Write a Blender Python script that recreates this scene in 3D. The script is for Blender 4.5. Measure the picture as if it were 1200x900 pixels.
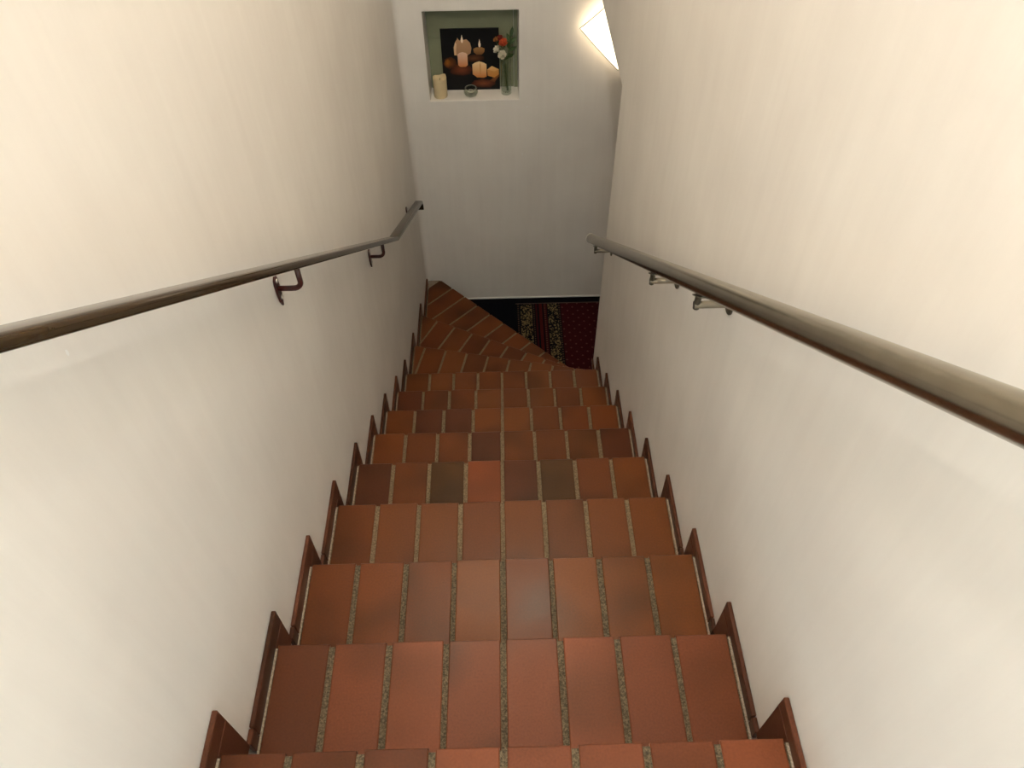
import bpy, bmesh, math, random
from mathutils import Vector, Matrix, noise

# ------------------------------------------------------------------ clear
for o in list(bpy.data.objects):
    bpy.data.objects.remove(o, do_unlink=True)
scene = bpy.context.scene
COL = scene.collection
rnd = random.Random(7)

# ------------------------------------------------------------------ camera
cam_d = bpy.data.cameras.new('camera')
cam = bpy.data.objects.new('camera', cam_d)
COL.objects.link(cam)
cr = Vector((0.99967124, -0.02368883, -0.00981032))
cu = Vector((0.02436893, 0.75884983, 0.65080957))
cf = Vector((0.00797236, 0.65083468, -0.75917762))
cam.matrix_world = Matrix(((cr.x, cu.x, -cf.x, 0.01955935),
                           (cr.y, cu.y, -cf.y, -0.38216908),
                           (cr.z, cu.z, -cf.z, 1.41934148),
                           (0, 0, 0, 1)))
cam_d.sensor_fit = 'HORIZONTAL'
cam_d.sensor_width = 36.0
cam_d.lens = 26.6836
cam_d.clip_start = 0.02
scene.camera = cam

# ------------------------------------------------------------------ world, light, exposure
world = bpy.data.worlds.new('world')
scene.world = world
world.use_nodes = True
wbg = world.node_tree.nodes['Background']
wbg.inputs['Color'].default_value = (0.75, 0.85, 1.0, 1)
wbg.inputs['Strength'].default_value = 1.0
LAMP_UP = 1270.0           # emission of the ceiling lamp over the landing
FILL_LAMP_FAR = 1050.0           # emission of the added, unseen lamp that lifts the far walls
LAMP_WALL = 2.4          # emission of the diamond glass wall lamp
DAY_FILL = 13.0                # watts of the added cool fill for the near walls
vs = scene.view_settings
vs.view_transform = 'Standard'
vs.look = 'None'
vs.gamma = 1.0
vs.use_curve_mapping = False
vs.exposure = 0.43

ld = bpy.data.lights.new('near_wall_fill', 'AREA')  # added area light behind the camera, brightens the near walls
ld.shape = 'RECTANGLE'
ld.size = 0.80
ld.size_y = 1.05
ld.energy = DAY_FILL
ld.color = (0.72, 0.84, 1.0)
lo = bpy.data.objects.new('near_wall_fill', ld)
COL.objects.link(lo)
lo.location = (0, -1.41, 0.85)
lo.rotation_euler = (math.radians(90), 0, 0)   # shines to +y, into the hall

# ------------------------------------------------------------------ helpers
def link(name, me, mat=None, parent=None, loc=None, rot=None):
    o = bpy.data.objects.new(name, me)
    COL.objects.link(o)
    if mat is not None and me is not None and not me.materials:
        me.materials.append(mat)
    if parent is not None:
        o.parent = parent
    if loc is not None:
        o.location = loc
    if rot is not None:
        o.rotation_euler = rot
    return o

def empty(name, loc, label, cat, group=None):
    o = bpy.data.objects.new(name, None)
    COL.objects.link(o)
    o.location = loc
    o.empty_display_size = 0.05
    tag(o, label, cat, group)
    return o

def tag(o, label, cat, group=None):
    o['label'] = label
    o['category'] = cat
    if group:
        o['group'] = group
    return o

def struct(o, label=None):
    o['kind'] = 'structure'
    if label:
        o['label'] = label
    return o

def mesh(name, verts, faces, smooth=False):
    me = bpy.data.meshes.new(name)
    me.from_pydata([tuple(v) for v in verts], [], faces)
    me.update()
    bm = bmesh.new()
    bm.from_mesh(me)
    bmesh.ops.recalc_face_normals(bm, faces=bm.faces)
    bm.to_mesh(me)
    bm.free()
    if smooth:
        for p in me.polygons:
            p.use_smooth = True
    return me

class MB:
    """collects shapes for one mesh"""
    def __init__(s):
        s.v = []
        s.f = []
    def add(s, verts, faces):
        n = len(s.v)
        s.v += [Vector(v) for v in verts]
        s.f += [tuple(i + n for i in f) for f in faces]
    def box(s, x0, x1, y0, y1, z0, z1):
        s.add([(x0, y0, z0), (x1, y0, z0), (x1, y1, z0), (x0, y1, z0),
               (x0, y0, z1), (x1, y0, z1), (x1, y1, z1), (x0, y1, z1)],
              [(0, 3, 2, 1), (4, 5, 6, 7), (0, 1, 5, 4), (1, 2, 6, 5), (2, 3, 7, 6), (3, 0, 4, 7)])
        return s
    def sweep(s, rings, cap=True, closed_ring=True):
        n = len(s.v)
        m = len(rings[0])
        for r in rings:
            s.v += [Vector(v) for v in r]
        for i in range(len(rings) - 1):
            for j in range(m if closed_ring else m - 1):
                a = n + i * m + j
                b = n + i * m + (j + 1) % m
                s.f.append((a, b, b + m, a + m))
        if cap:
            s.f.append(tuple(n + j for j in range(m)))
            k = n + (len(rings) - 1) * m
            s.f.append(tuple(k + j for j in range(m)))
        return s
    def tube(s, pts, rad, seg=14, cap=True):
        pts = [Vector(p) for p in pts]
        if not isinstance(rad, (list, tuple)):
            rad = [rad] * len(pts)
        rings = []
        up = None
        for i, p in enumerate(pts):
            a = pts[max(i - 1, 0)]
            b = pts[min(i + 1, len(pts) - 1)]
            t = (b - a).normalized()
            if up is None:
                up = t.orthogonal().normalized()
            up = (up - t * up.dot(t)).normalized()
            w = t.cross(up)
            rings.append([p + rad[i] * (math.cos(2 * math.pi * k / seg) * up + math.sin(2 * math.pi * k / seg) * w)
                          for k in range(seg)])
        return s.sweep(rings, cap)
    def lathe(s, prof, seg=24, c=(0, 0, 0), cap=True):
        c = Vector(c)
        rings = [[c + Vector((r * math.cos(2 * math.pi * k / seg), r * math.sin(2 * math.pi * k / seg), z))
                  for k in range(seg)] for r, z in prof]
        return s.sweep(rings, cap)
    def build(s, name, mat, parent=None, smooth=False, loc=None, rot=None):
        me = mesh(name, s.v, s.f, smooth)
        return link(name, me, mat, parent, loc, rot)

def smooth_angle(o, deg=35):
    me = o.data
    for p in me.polygons:
        p.use_smooth = True
    bm = bmesh.new()
    bm.from_mesh(me)
    lim = math.radians(deg)
    for e in bm.edges:
        if len(e.link_faces) == 2:
            e.smooth = e.calc_face_angle(0) < lim
    bm.to_mesh(me)
    bm.free()
    return o

def bevel(o, w, seg=2):
    m = o.modifiers.new('bevel', 'BEVEL')
    m.width = w
    m.segments = seg
    m.limit_method = 'ANGLE'
    m.angle_limit = math.radians(40)
    return o

# ------------------------------------------------------------------ materials
def newmat(name):
    m = bpy.data.materials.new(name)
    m.use_nodes = True
    nt = m.node_tree
    return m, nt, nt.nodes, nt.links, nt.nodes['Principled BSDF']

def simple(name, col, rough=0.5, metal=0.0, spec=0.5, coat=0.0, noise_amt=0.0, noise_scale=8.0, bump=0.0, bump_scale=60.0):
    m, nt, N, L, b = newmat(name)
    b.inputs['Base Color'].default_value = (*col, 1)
    b.inputs['Roughness'].default_value = rough
    b.inputs['Metallic'].default_value = metal
    b.inputs['Specular IOR Level'].default_value = spec
    b.inputs['Coat Weight'].default_value = coat
    b.inputs['Coat Roughness'].default_value = 0.1
    tc = N.new('ShaderNodeTexCoord')
    if noise_amt > 0:
        nz = N.new('ShaderNodeTexNoise')
        nz.inputs['Scale'].default_value = noise_scale
        nz.inputs['Detail'].default_value = 5
        L.new(tc.outputs['Object'], nz.inputs['Vector'])
        r = N.new('ShaderNodeValToRGB')
        a = 1 - noise_amt
        c = 1 + noise_amt
        r.color_ramp.elements[0].position = 0.3
        r.color_ramp.elements[1].position = 0.7
        r.color_ramp.elements[0].color = (col[0] * a, col[1] * a, col[2] * a, 1)
        r.color_ramp.elements[1].color = (min(col[0] * c, 1), min(col[1] * c, 1), min(col[2] * c, 1), 1)
        L.new(nz.outputs['Fac'], r.inputs['Fac'])
        L.new(r.outputs['Color'], b.inputs['Base Color'])
    if bump > 0:
        n2 = N.new('ShaderNodeTexNoise')
        n2.inputs['Scale'].default_value = bump_scale
        n2.inputs['Detail'].default_value = 6
        L.new(tc.outputs['Object'], n2.inputs['Vector'])
        bp = N.new('ShaderNodeBump')
        bp.inputs['Strength'].default_value = bump
        bp.inputs['Distance'].default_value = 0.01
        L.new(n2.outputs['Fac'], bp.inputs['Height'])
        L.new(bp.outputs['Normal'], b.inputs['Normal'])
    return m

def plaster(name, col):
    """painted plaster: cloudy tone, vertical brush streaks, fine relief, a few tiny chips"""
    m, nt, N, L, b = newmat(name)
    b.inputs['Roughness'].default_value = 0.55
    b.inputs['Specular IOR Level'].default_value = 0.2
    tc = N.new('ShaderNodeTexCoord')
    mp = N.new('ShaderNodeMapping')
    mp.inputs['Scale'].default_value = (14, 14, 0.9)
    L.new(tc.outputs['Object'], mp.inputs['Vector'])
    st = N.new('ShaderNodeTexNoise')
    st.inputs['Scale'].default_value = 1.6
    st.inputs['Detail'].default_value = 6
    st.inputs['Roughness'].default_value = 0.65
    L.new(mp.outputs['Vector'], st.inputs['Vector'])
    cl = N.new('ShaderNodeTexNoise')
    cl.inputs['Scale'].default_value = 2.3
    cl.inputs['Detail'].default_value = 4
    L.new(tc.outputs['Object'], cl.inputs['Vector'])
    mx = N.new('ShaderNodeMath')
    mx.operation = 'MULTIPLY_ADD'
    mx.inputs[1].default_value = 0.45
    L.new(st.outputs['Fac'], mx.inputs[0])
    L.new(cl.outputs['Fac'], mx.inputs[2])
    r = N.new('ShaderNodeValToRGB')
    r.color_ramp.elements[0].position = 0.50
    r.color_ramp.elements[1].position = 0.95
    r.color_ramp.elements[0].color = (col[0] * 0.93, col[1] * 0.92, col[2] * 0.91, 1)
    r.color_ramp.elements[1].color = (min(col[0] * 1.03, 1), min(col[1] * 1.03, 1), min(col[2] * 1.02, 1), 1)
    L.new(mx.outputs[0], r.inputs['Fac'])
    # small chips and scuffs
    vo = N.new('ShaderNodeTexVoronoi')
    vo.inputs['Scale'].default_value = 5.5
    mp2 = N.new('ShaderNodeMapping')
    mp2.inputs['Scale'].default_value = (1, 1, 0.5)
    L.new(tc.outputs['Object'], mp2.inputs['Vector'])
    L.new(mp2.outputs['Vector'], vo.inputs['Vector'])
    lt = N.new('ShaderNodeMath')
    lt.operation = 'LESS_THAN'
    lt.inputs[1].default_value = 0.018
    L.new(vo.outputs['Distance'], lt.inputs[0])
    mc = N.new('ShaderNodeMixRGB')
    mc.inputs['Color2'].default_value = (0.88, 0.87, 0.85, 1)
    L.new(lt.outputs[0], mc.inputs['Fac'])
    L.new(r.outputs['Color'], mc.inputs['Color1'])
    L.new(mc.outputs['Color'], b.inputs['Base Color'])
    n2 = N.new('ShaderNodeTexNoise')
    n2.inputs['Scale'].default_value = 38
    n2.inputs['Detail'].default_value = 7
    L.new(tc.outputs['Object'], n2.inputs['Vector'])
    ad = N.new('ShaderNodeMath')
    ad.operation = 'ADD'
    L.new(n2.outputs['Fac'], ad.inputs[0])
    L.new(st.outputs['Fac'], ad.inputs[1])
    bp = N.new('ShaderNodeBump')
    bp.inputs['Strength'].default_value = 0.07
    bp.inputs['Distance'].default_value = 0.006
    L.new(ad.outputs[0], bp.inputs['Height'])
    L.new(bp.outputs['Normal'], b.inputs['Normal'])
    return m

def tile_material():
    m, nt, N, L, b = newmat('terracotta_tile')
    oi = N.new('ShaderNodeObjectInfo')
    tc = N.new('ShaderNodeTexCoord')
    # a different patch of the noise on each tile
    off = N.new('ShaderNodeVectorMath')
    off.operation = 'SCALE'
    cmb = N.new('ShaderNodeCombineXYZ')
    L.new(oi.outputs['Random'], cmb.inputs[0])
    L.new(oi.outputs['Random'], cmb.inputs[1])
    L.new(cmb.outputs[0], off.inputs[0])
    off.inputs['Scale'].default_value = 37.0
    ad = N.new('ShaderNodeVectorMath')
    ad.operation = 'ADD'
    L.new(tc.outputs['Object'], ad.inputs[0])
    L.new(off.outputs[0], ad.inputs[1])
    big = N.new('ShaderNodeTexNoise')
    big.inputs['Scale'].default_value = 4.5
    big.inputs['Detail'].default_value = 1
    L.new(ad.outputs[0], big.inputs['Vector'])
    r = N.new('ShaderNodeValToRGB')
    r.color_ramp.elements[0].position = 0.30
    r.color_ramp.elements[0].color = (0.45, 0.50, 0.42, 1)
    r.color_ramp.elements[1].position = 0.52
    r.color_ramp.elements[1].color = (1, 1, 1, 1)
    L.new(big.outputs['Fac'], r.inputs['Fac'])
    mul = N.new('ShaderNodeMixRGB')
    mul.blend_type = 'MULTIPLY'
    mul.inputs['Fac'].default_value = 0.75
    L.new(oi.outputs['Color'], mul.inputs['Color1'])
    L.new(r.outputs['Color'], mul.inputs['Color2'])
    fine = N.new('ShaderNodeTexNoise')
    fine.inputs['Scale'].default_value = 220
    fine.inputs['Detail'].default_value = 4
    L.new(ad.outputs[0], fine.inputs['Vector'])
    r2 = N.new('ShaderNodeValToRGB')
    r2.color_ramp.elements[0].position = 0.3
    r2.color_ramp.elements[0].color = (0.86, 0.86, 0.86, 1)
    r2.color_ramp.elements[1].position = 0.75
    r2.color_ramp.elements[1].color = (1.1, 1.1, 1.1, 1)
    L.new(fine.outputs['Fac'], r2.inputs['Fac'])
    mul2 = N.new('ShaderNodeMixRGB')
    mul2.blend_type = 'MULTIPLY'
    mul2.inputs['Fac'].default_value = 1.0
    L.new(mul.outputs['Color'], mul2.inputs['Color1'])
    L.new(r2.outputs['Color'], mul2.inputs['Color2'])
    L.new(mul2.outputs['Color'], b.inputs['Base Color'])
    mr = N.new('ShaderNodeMapRange')
    mr.inputs['From Min'].default_value = 0.3
    mr.inputs['From Max'].default_value = 0.7
    mr.inputs['To Min'].default_value = 0.30
    mr.inputs['To Max'].default_value = 0.42
    L.new(big.outputs['Fac'], mr.inputs['Value'])
    L.new(mr.outputs[0], b.inputs['Roughness'])
    b.inputs['Specular IOR Level'].default_value = 0.25
    bp = N.new('ShaderNodeBump')
    bp.inputs['Strength'].default_value = 0.06
    bp.inputs['Distance'].default_value = 0.003
    L.new(fine.outputs['Fac'], bp.inputs['Height'])
    L.new(bp.outputs['Normal'], b.inputs['Normal'])
    return m

def grout_material(name, c0, c1):
    m, nt, N, L, b = newmat(name)
    tc = N.new('ShaderNodeTexCoord')
    nz = N.new('ShaderNodeTexNoise')
    nz.inputs['Scale'].default_value = 240
    nz.inputs['Detail'].default_value = 5
    nz.inputs['Roughness'].default_value = 0.7
    L.new(tc.outputs['Object'], nz.inputs['Vector'])
    r = N.new('ShaderNodeValToRGB')
    r.color_ramp.elements[0].position = 0.40
    r.color_ramp.elements[0].color = (*c0, 1)
    r.color_ramp.elements[1].position = 0.66
    r.color_ramp.elements[1].color = (*c1, 1)
    L.new(nz.outputs['Fac'], r.inputs['Fac'])
    L.new(r.outputs['Color'], b.inputs['Base Color'])
    b.inputs['Roughness'].default_value = 0.9
    bp = N.new('ShaderNodeBump')
    bp.inputs['Strength'].default_value = 0.7
    bp.inputs['Distance'].default_value = 0.004
    L.new(nz.outputs['Fac'], bp.inputs['Height'])
    L.new(bp.outputs['Normal'], b.inputs['Normal'])
    return m

def emission(name, col, strength):
    m, nt, N, L, b = newmat(name)
    b.inputs['Base Color'].default_value = (0.9, 0.9, 0.88, 1)
    b.inputs['Emission Color'].default_value = (*col, 1)
    b.inputs['Emission Strength'].default_value = strength
    b.inputs['Roughness'].default_value = 0.3
    return m

def glass(name, col=(0.9, 1.0, 0.95), rough=0.03):
    """thin clear glass: mostly see-through with a glossy skin"""
    m = bpy.data.materials.new(name)
    m.use_nodes = True
    nt = m.node_tree
    nt.nodes.clear()
    out = nt.nodes.new('ShaderNodeOutputMaterial')
    tr = nt.nodes.new('ShaderNodeBsdfTransparent')
    tr.inputs['Color'].default_value = (*col, 1)
    gl = nt.nodes.new('ShaderNodeBsdfGlossy')
    gl.inputs['Roughness'].default_value = rough
    lw = nt.nodes.new('ShaderNodeLayerWeight')
    lw.inputs['Blend'].default_value = 0.5
    pw = nt.nodes.new('ShaderNodeMath')
    pw.operation = 'POWER'
    pw.inputs[1].default_value = 3.0
    nt.links.new(lw.outputs['Facing'], pw.inputs[0])
    fr = nt.nodes.new('ShaderNodeMath')
    fr.operation = 'MULTIPLY_ADD'
    fr.inputs[1].default_value = 0.55
    fr.inputs[2].default_value = 0.05
    nt.links.new(pw.outputs[0], fr.inputs[0])
    mx = nt.nodes.new('ShaderNodeMixShader')
    nt.links.new(fr.outputs[0], mx.inputs['Fac'])
    nt.links.new(tr.outputs[0], mx.inputs[1])
    nt.links.new(gl.outputs[0], mx.inputs[2])
    nt.links.new(mx.outputs[0], out.inputs['Surface'])
    return m

def vcol_material(name, rough=0.6):
    m, nt, N, L, b = newmat(name)
    a = N.new('ShaderNodeAttribute')
    a.attribute_name = 'ink'
    L.new(a.outputs['Color'], b.inputs['Base Color'])
    b.inputs['Roughness'].default_value = rough
    b.inputs['Specular IOR Level'].default_value = 0.25
    return m

def carpet_material():
    """woven rug: navy border, gold floral bands, wine red field with small dots (x in metres, world)"""
    m, nt, N, L, b = newmat('woven_carpet')
    b.inputs['Roughness'].default_value = 0.95
    b.inputs['Specular IOR Level'].default_value = 0.1
    tc = N.new('ShaderNodeTexCoord')
    sp = N.new('ShaderNodeSeparateXYZ')
    L.new(tc.outputs['Object'], sp.inputs[0])
    def ramp(stops):
        mr = N.new('ShaderNodeMapRange')
        mr.inputs['From Min'].default_value = 0.0
        mr.inputs['From Max'].default_value = 0.6
        L.new(sp.outputs[0], mr.inputs['Value'])
        r = N.new('ShaderNodeValToRGB')
        r.color_ramp.interpolation = 'CONSTANT'
        el = r.color_ramp.elements
        while len(el) > 1:
            el.remove(el[-1])
        el[0].position = 0
        el[0].color = (*stops[0][1], 1)
        for x, c in stops[1:]:
            e = el.new(x / 0.6)
            e.color = (*c, 1)
        L.new(mr.outputs[0], r.inputs['Fac'])
        return r
    navy = (0.002, 0.0025, 0.005)
    wine = (0.032, 0.0028, 0.0048)
    red = (0.055, 0.005, 0.005)
    base = ramp([(0, navy), (0.235, wine), (0.25, navy), (0.262, red), (0.282, navy), (0.292, wine), (0.315, navy),
                 (0.412, wine)])
    K = (0, 0, 0)
    W1 = (1, 1, 1)
    band = ramp([(0, K), (0.132, W1), (0.212, K), (0.322, W1), (0.392, K)])
    thin = ramp([(0, K), (0.112, W1), (0.120, K), (0.222, W1), (0.229, K), (0.296, W1), (0.306, K), (0.398, W1), (0.407, K)])
    # floral speckle
    nz = N.new('ShaderNodeTexNoise')
    nz.inputs['Scale'].default_value = 95
    nz.inputs['Detail'].default_value = 2
    L.new(tc.outputs['Object'], nz.inputs['Vector'])
    gt = N.new('ShaderNodeMath')
    gt.operation = 'GREATER_THAN'
    gt.inputs[1].default_value = 0.53
    L.new(nz.outputs['Fac'], gt.inputs[0])
    mb = N.new('ShaderNodeMath')
    mb.operation = 'MULTIPLY'
    L.new(band.outputs['Color'], mb.inputs[0])
    L.new(gt.outputs[0], mb.inputs[1])
    mixg = N.new('ShaderNodeMixRGB')
    mixg.inputs['Color2'].default_value = (0.14, 0.103, 0.045, 1)
    L.new(mb.outputs[0], mixg.inputs['Fac'])
    L.new(base.outputs['Color'], mixg.inputs['Color1'])
    # dotted guard lines
    wv = N.new('ShaderNodeMath')
    wv.operation = 'SINE'
    ml = N.new('ShaderNodeMath')
    ml.operation = 'MULTIPLY'
    ml.inputs[1].default_value = 300
    L.new(sp.outputs[1], ml.inputs[0])
    L.new(ml.outputs[0], wv.inputs[0])
    g2 = N.new('ShaderNodeMath')
    g2.operation = 'GREATER_THAN'
    g2.inputs[1].default_value = 0.1
    L.new(wv.outputs[0], g2.inputs[0])
    mt = N.new('ShaderNodeMath')
    mt.operation = 'MULTIPLY'
    L.new(g2.outputs[0], mt.inputs[0])
    L.new(thin.outputs['Color'], mt.inputs[1])
    mt2 = N.new('ShaderNodeMath')
    mt2.operation = 'MULTIPLY'
    mt2.inputs[1].default_value = 0.45
    L.new(mt.outputs[0], mt2.inputs[0])
    mixt = N.new('ShaderNodeMixRGB')
    mixt.inputs['Color2'].default_value = (0.16, 0.09, 0.05, 1)
    L.new(mt2.outputs[0], mixt.inputs['Fac'])
    L.new(mixg.outputs['Color'], mixt.inputs['Color1'])
    # dots of the field on a diamond grid
    rot = N.new('ShaderNodeMapping')
    rot.inputs['Rotation'].default_value = (0, 0, math.radians(45))
    rot.inputs['Scale'].default_value = (20, 20, 0)
    L.new(tc.outputs['Object'], rot.inputs['Vector'])
    vo = N.new('ShaderNodeTexVoronoi')
    vo.inputs['Scale'].default_value = 1.0
    vo.inputs['Randomness'].default_value = 0.0
    L.new(rot.outputs['Vector'], vo.inputs['Vector'])
    lt = N.new('ShaderNodeMath')
    lt.operation = 'LESS_THAN'
    lt.inputs[1].default_value = 0.13
    L.new(vo.outputs['Distance'], lt.inputs[0])
    fieldm = ramp([(0, K), (0.412, W1)])
    md = N.new('ShaderNodeMath')
    md.operation = 'MULTIPLY'
    L.new(lt.outputs[0], md.inputs[0])
    L.new(fieldm.outputs['Color'], md.inputs[1])
    mixd = N.new('ShaderNodeMixRGB')
    mixd.inputs['Color2'].default_value = (0.085, 0.033, 0.027, 1)
    L.new(md.outputs[0], mixd.inputs['Fac'])
    L.new(mixt.outputs['Color'], mixd.inputs['Color1'])
    L.new(mixd.outputs['Color'], b.inputs['Base Color'])
    pn = N.new('ShaderNodeTexNoise')
    pn.inputs['Scale'].default_value = 400
    L.new(tc.outputs['Object'], pn.inputs['Vector'])
    bp = N.new('ShaderNodeBump')
    bp.inputs['Strength'].default_value = 0.4
    bp.inputs['Distance'].default_value = 0.003
    L.new(pn.outputs['Fac'], bp.inputs['Height'])
    L.new(bp.outputs['Normal'], b.inputs['Normal'])
    return m

M_WALL = plaster('wall_paint', (0.84, 0.805, 0.765))
M_CEIL = plaster('ceiling_paint', (0.84, 0.82, 0.78))
M_TILE = tile_material()
M_GROUT = grout_material('tile_grout', (0.040, 0.029, 0.015), (0.20, 0.155, 0.09))
M_GROUT_CLEAN = grout_material('clean_tile_grout', (0.105, 0.073, 0.037), (0.27, 0.20, 0.115))
M_GROUT_PALE = grout_material('pale_edge_grout', (0.22, 0.17, 0.12), (0.42, 0.36, 0.28))
M_CONC = simple('stair_concrete', (0.16, 0.13, 0.10), 0.9, noise_amt=0.2, noise_scale=20)
M_RAIL = simple('brown_rail_plastic', (0.032, 0.018, 0.007), 0.13, spec=0.25, noise_amt=0.12, noise_scale=30)
M_BRK = simple('oxblood_bracket_paint', (0.050, 0.009, 0.006), 0.30, noise_amt=0.25, noise_scale=60)
M_SCREW = simple('zinc_screw', (0.55, 0.53, 0.50), 0.35, metal=1.0, noise_amt=0.1, noise_scale=90)
M_STEEL = simple('brushed_steel', (0.34, 0.31, 0.25), 0.22, metal=1.0, noise_amt=0.06, noise_scale=25)
M_STEEL_D = simple('dark_steel', (0.13, 0.115, 0.085), 0.45, metal=0.8, noise_amt=0.1, noise_scale=40)
M_DARKFLOOR = simple('dark_floor', (0.005, 0.005, 0.007), 0.95, spec=0.05, noise_amt=0.3, noise_scale=30)
M_HALL = simple('hall_floor_tile', (0.20, 0.08, 0.045), 0.45, noise_amt=0.25, noise_scale=6)
M_CARPET = carpet_material()
M_SAGE = simple('sage_green_board', (0.25, 0.265, 0.165), 0.6, noise_amt=0.08, noise_scale=9, bump=0.05)
M_GLASS = glass('clear_glass')
M_GLASS_T = glass('tinted_glass', (0.93, 0.96, 0.93))
M_WHITE_WAX = simple('white_wax', (0.80, 0.76, 0.66), 0.5, noise_amt=0.04)
M_CREAM_WAX = simple('cream_wax', (0.74, 0.60, 0.36), 0.5, noise_amt=0.06, noise_scale=14)
M_PRINT = vcol_material('canvas_ink')
M_LAMPGLASS = emission('lit_frosted_glass', (1.0, 0.80, 0.54), LAMP_WALL)
M_FILL_BULB = emission('far_fill_bulb', (1.0, 0.88, 0.70), FILL_LAMP_FAR)
M_DOME = emission('lit_opal_bulb', (1.0, 0.94, 0.85), LAMP_UP)
M_BRASS = simple('lamp_metal', (0.5, 0.42, 0.26), 0.35, metal=1.0, noise_amt=0.08)
M_FRAME = simple('white_lacquer', (0.78, 0.77, 0.74), 0.4, noise_amt=0.03)
M_ROSE_W = simple('white_petal', (0.80, 0.74, 0.60), 0.6, noise_amt=0.08, noise_scale=60)
M_ROSE_O = simple('orange_petal', (0.72, 0.13, 0.045), 0.6, noise_amt=0.2, noise_scale=60)
M_ROSE_R = simple('dark_red_petal', (0.20, 0.018, 0.012), 0.6, noise_amt=0.2, noise_scale=60)
M_ROSE_B = simple('amber_petal', (0.33, 0.13, 0.035), 0.6, noise_amt=0.2, noise_scale=60)
M_LEAF = simple('green_leaf', (0.045, 0.085, 0.022), 0.5, noise_amt=0.25, noise_scale=50)

# ------------------------------------------------------------------ dimensions
XL, XR = -0.508, 0.508          # plaster faces of the stairwell
YB = 3.58                       # back wall face
YE = 2.46                       # where the right wall stops beside the landing
ZF = -2.266                     # lower floor
ZC = 2.61                       # upper ceiling
ZLOW = -0.10                    # ceiling of the passage below
YH = -1.35                      # far end of the hall behind
NY = [0, .276, .552, .832, 1.118, 1.397, 1.668, 1.953, 2.232]                   # nosings
NZ = [.0045, -.2070, -.3651, -.5337, -.7329, -.9345, -1.1273, -1.3373, -1.528]
ZA, ZB, ZCW = -1.7125, -1.8969, -2.0814                                        # winders

# ------------------------------------------------------------------ the shell
# left wall, and the softly rounded plaster corner into the back wall
wl = MB().box(XL - 0.2, XL, YH, YB, ZF - 0.1, ZC).build('wall_left', M_WALL)
struct(wl)
RC = 0.035
ring = [(XL, YB - RC)]
for k in range(1, 9):
    a = math.pi / 2 * k / 8
    ring.append((XL + RC * (1 - math.cos(a)), YB - RC + RC * math.sin(a)))
ring.append((XL, YB))
tr2 = MB().sweep([[(x, y, -2.0812) for x, y in ring], [(x, y, ZC) for x, y in ring]]).build('trim_2', M_WALL)
smooth_angle(tr2, 40)
struct(tr2)

# right wall: stops at YE below the passage ceiling, goes on above it
mb = MB()
T = 0.13
poly = [(YH, ZF - 0.1), (YE, ZF - 0.1), (YE, ZLOW), (YB, ZLOW), (YB, ZC), (YH, ZC)]
mb.sweep([[(XR, y, z) for y, z in poly], [(XR + T, y, z) for y, z in poly]])
wr = mb.build('wall_right', M_WALL)
bevel(wr, 0.006, 2)
struct(wr)

# back wall with the niche
NX0, NX1, NZ0, NZ1, ND = -0.364, 0.131, -0.764, -0.277, 0.150
mb = MB()
XE = 2.3
x0, x1, z0, z1 = XL - 0.2, XE, ZF - 0.1, ZC
v = [(x0, YB, z0), (x1, YB, z0), (x1, YB, z1), (x0, YB, z1),
     (NX0, YB, NZ0), (NX1, YB, NZ0), (NX1, YB, NZ1), (NX0, YB, NZ1),
     (NX0 + .003, YB + ND, NZ0 + .002), (NX1 - .002, YB + ND, NZ0 + .002), (NX1 - .002, YB + ND, NZ1), (NX0 + .003, YB + ND, NZ1),
     (x0, YB + .25, z0), (x1, YB + .25, z0), (x1, YB + .25, z1), (x0, YB + .25, z1)]
f = [(0, 1, 5, 4), (1, 2, 6, 5), (2, 3, 7, 6), (3, 0, 4, 7),
     (4, 5, 9, 8), (5, 6, 10, 9), (6, 7, 11, 10), (7, 4, 8, 11), (8, 9, 10, 11),
     (12, 15, 14, 13), (0, 3, 15, 12), (1, 13, 14, 2), (3, 2, 14, 15), (0, 12, 13, 1)]
mb.add(v, f)
wb = mb.build('wall_back', M_WALL)
bevel(wb, 0.005, 2)
struct(wb)
# sage boards at the back of the niche: two across, one narrow upright on the right
zs = -0.475
for bx0, bx1, bz0, bz1, d in [(NX0 + .005, NX1 - .026, zs + .001, NZ1 - .002, .010), (NX0 + .005, NX1 - .026, NZ0 + .003, zs - .001, .009),
                              (NX1 - .024, NX1 - .004, NZ0 + .003, NZ1 - .002, .016)]:
    b_ = MB().box(bx0, bx1, YB + ND - d, YB + ND - .001, bz0, bz1).build('niche_board', M_SAGE, wb)
    bevel(b_, 0.0012, 1)

# passage beyond the right wall, lower floor, ceilings, hall end
struct(MB().box(XR + T, XE, YE - T, YE, ZF - 0.1, ZLOW).build('wall_passage', M_WALL))
struct(MB().box(XE, XE + 0.1, YE - T, YB + .25, ZF - 0.1, ZLOW + .15).build('wall_end', M_WALL))
struct(MB().box(XR + T + .001, XE, YE - T, YB, ZLOW, ZLOW + 0.15).build('ceiling_passage', M_CEIL))
struct(MB().box(XL - .15, XE, 2.30, YB, ZF - 0.12, ZF).build('floor', M_DARKFLOOR))
struct(MB().box(XL - .2, XR + T, YH - .1, YB + .25, ZC, ZC + 0.1).build('ceiling', M_CEIL))
struct(MB().box(XL - .001, XR + .001, YH - .1, -0.285, -0.05, 0.196).build('floor_hall', M_HALL))
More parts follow.
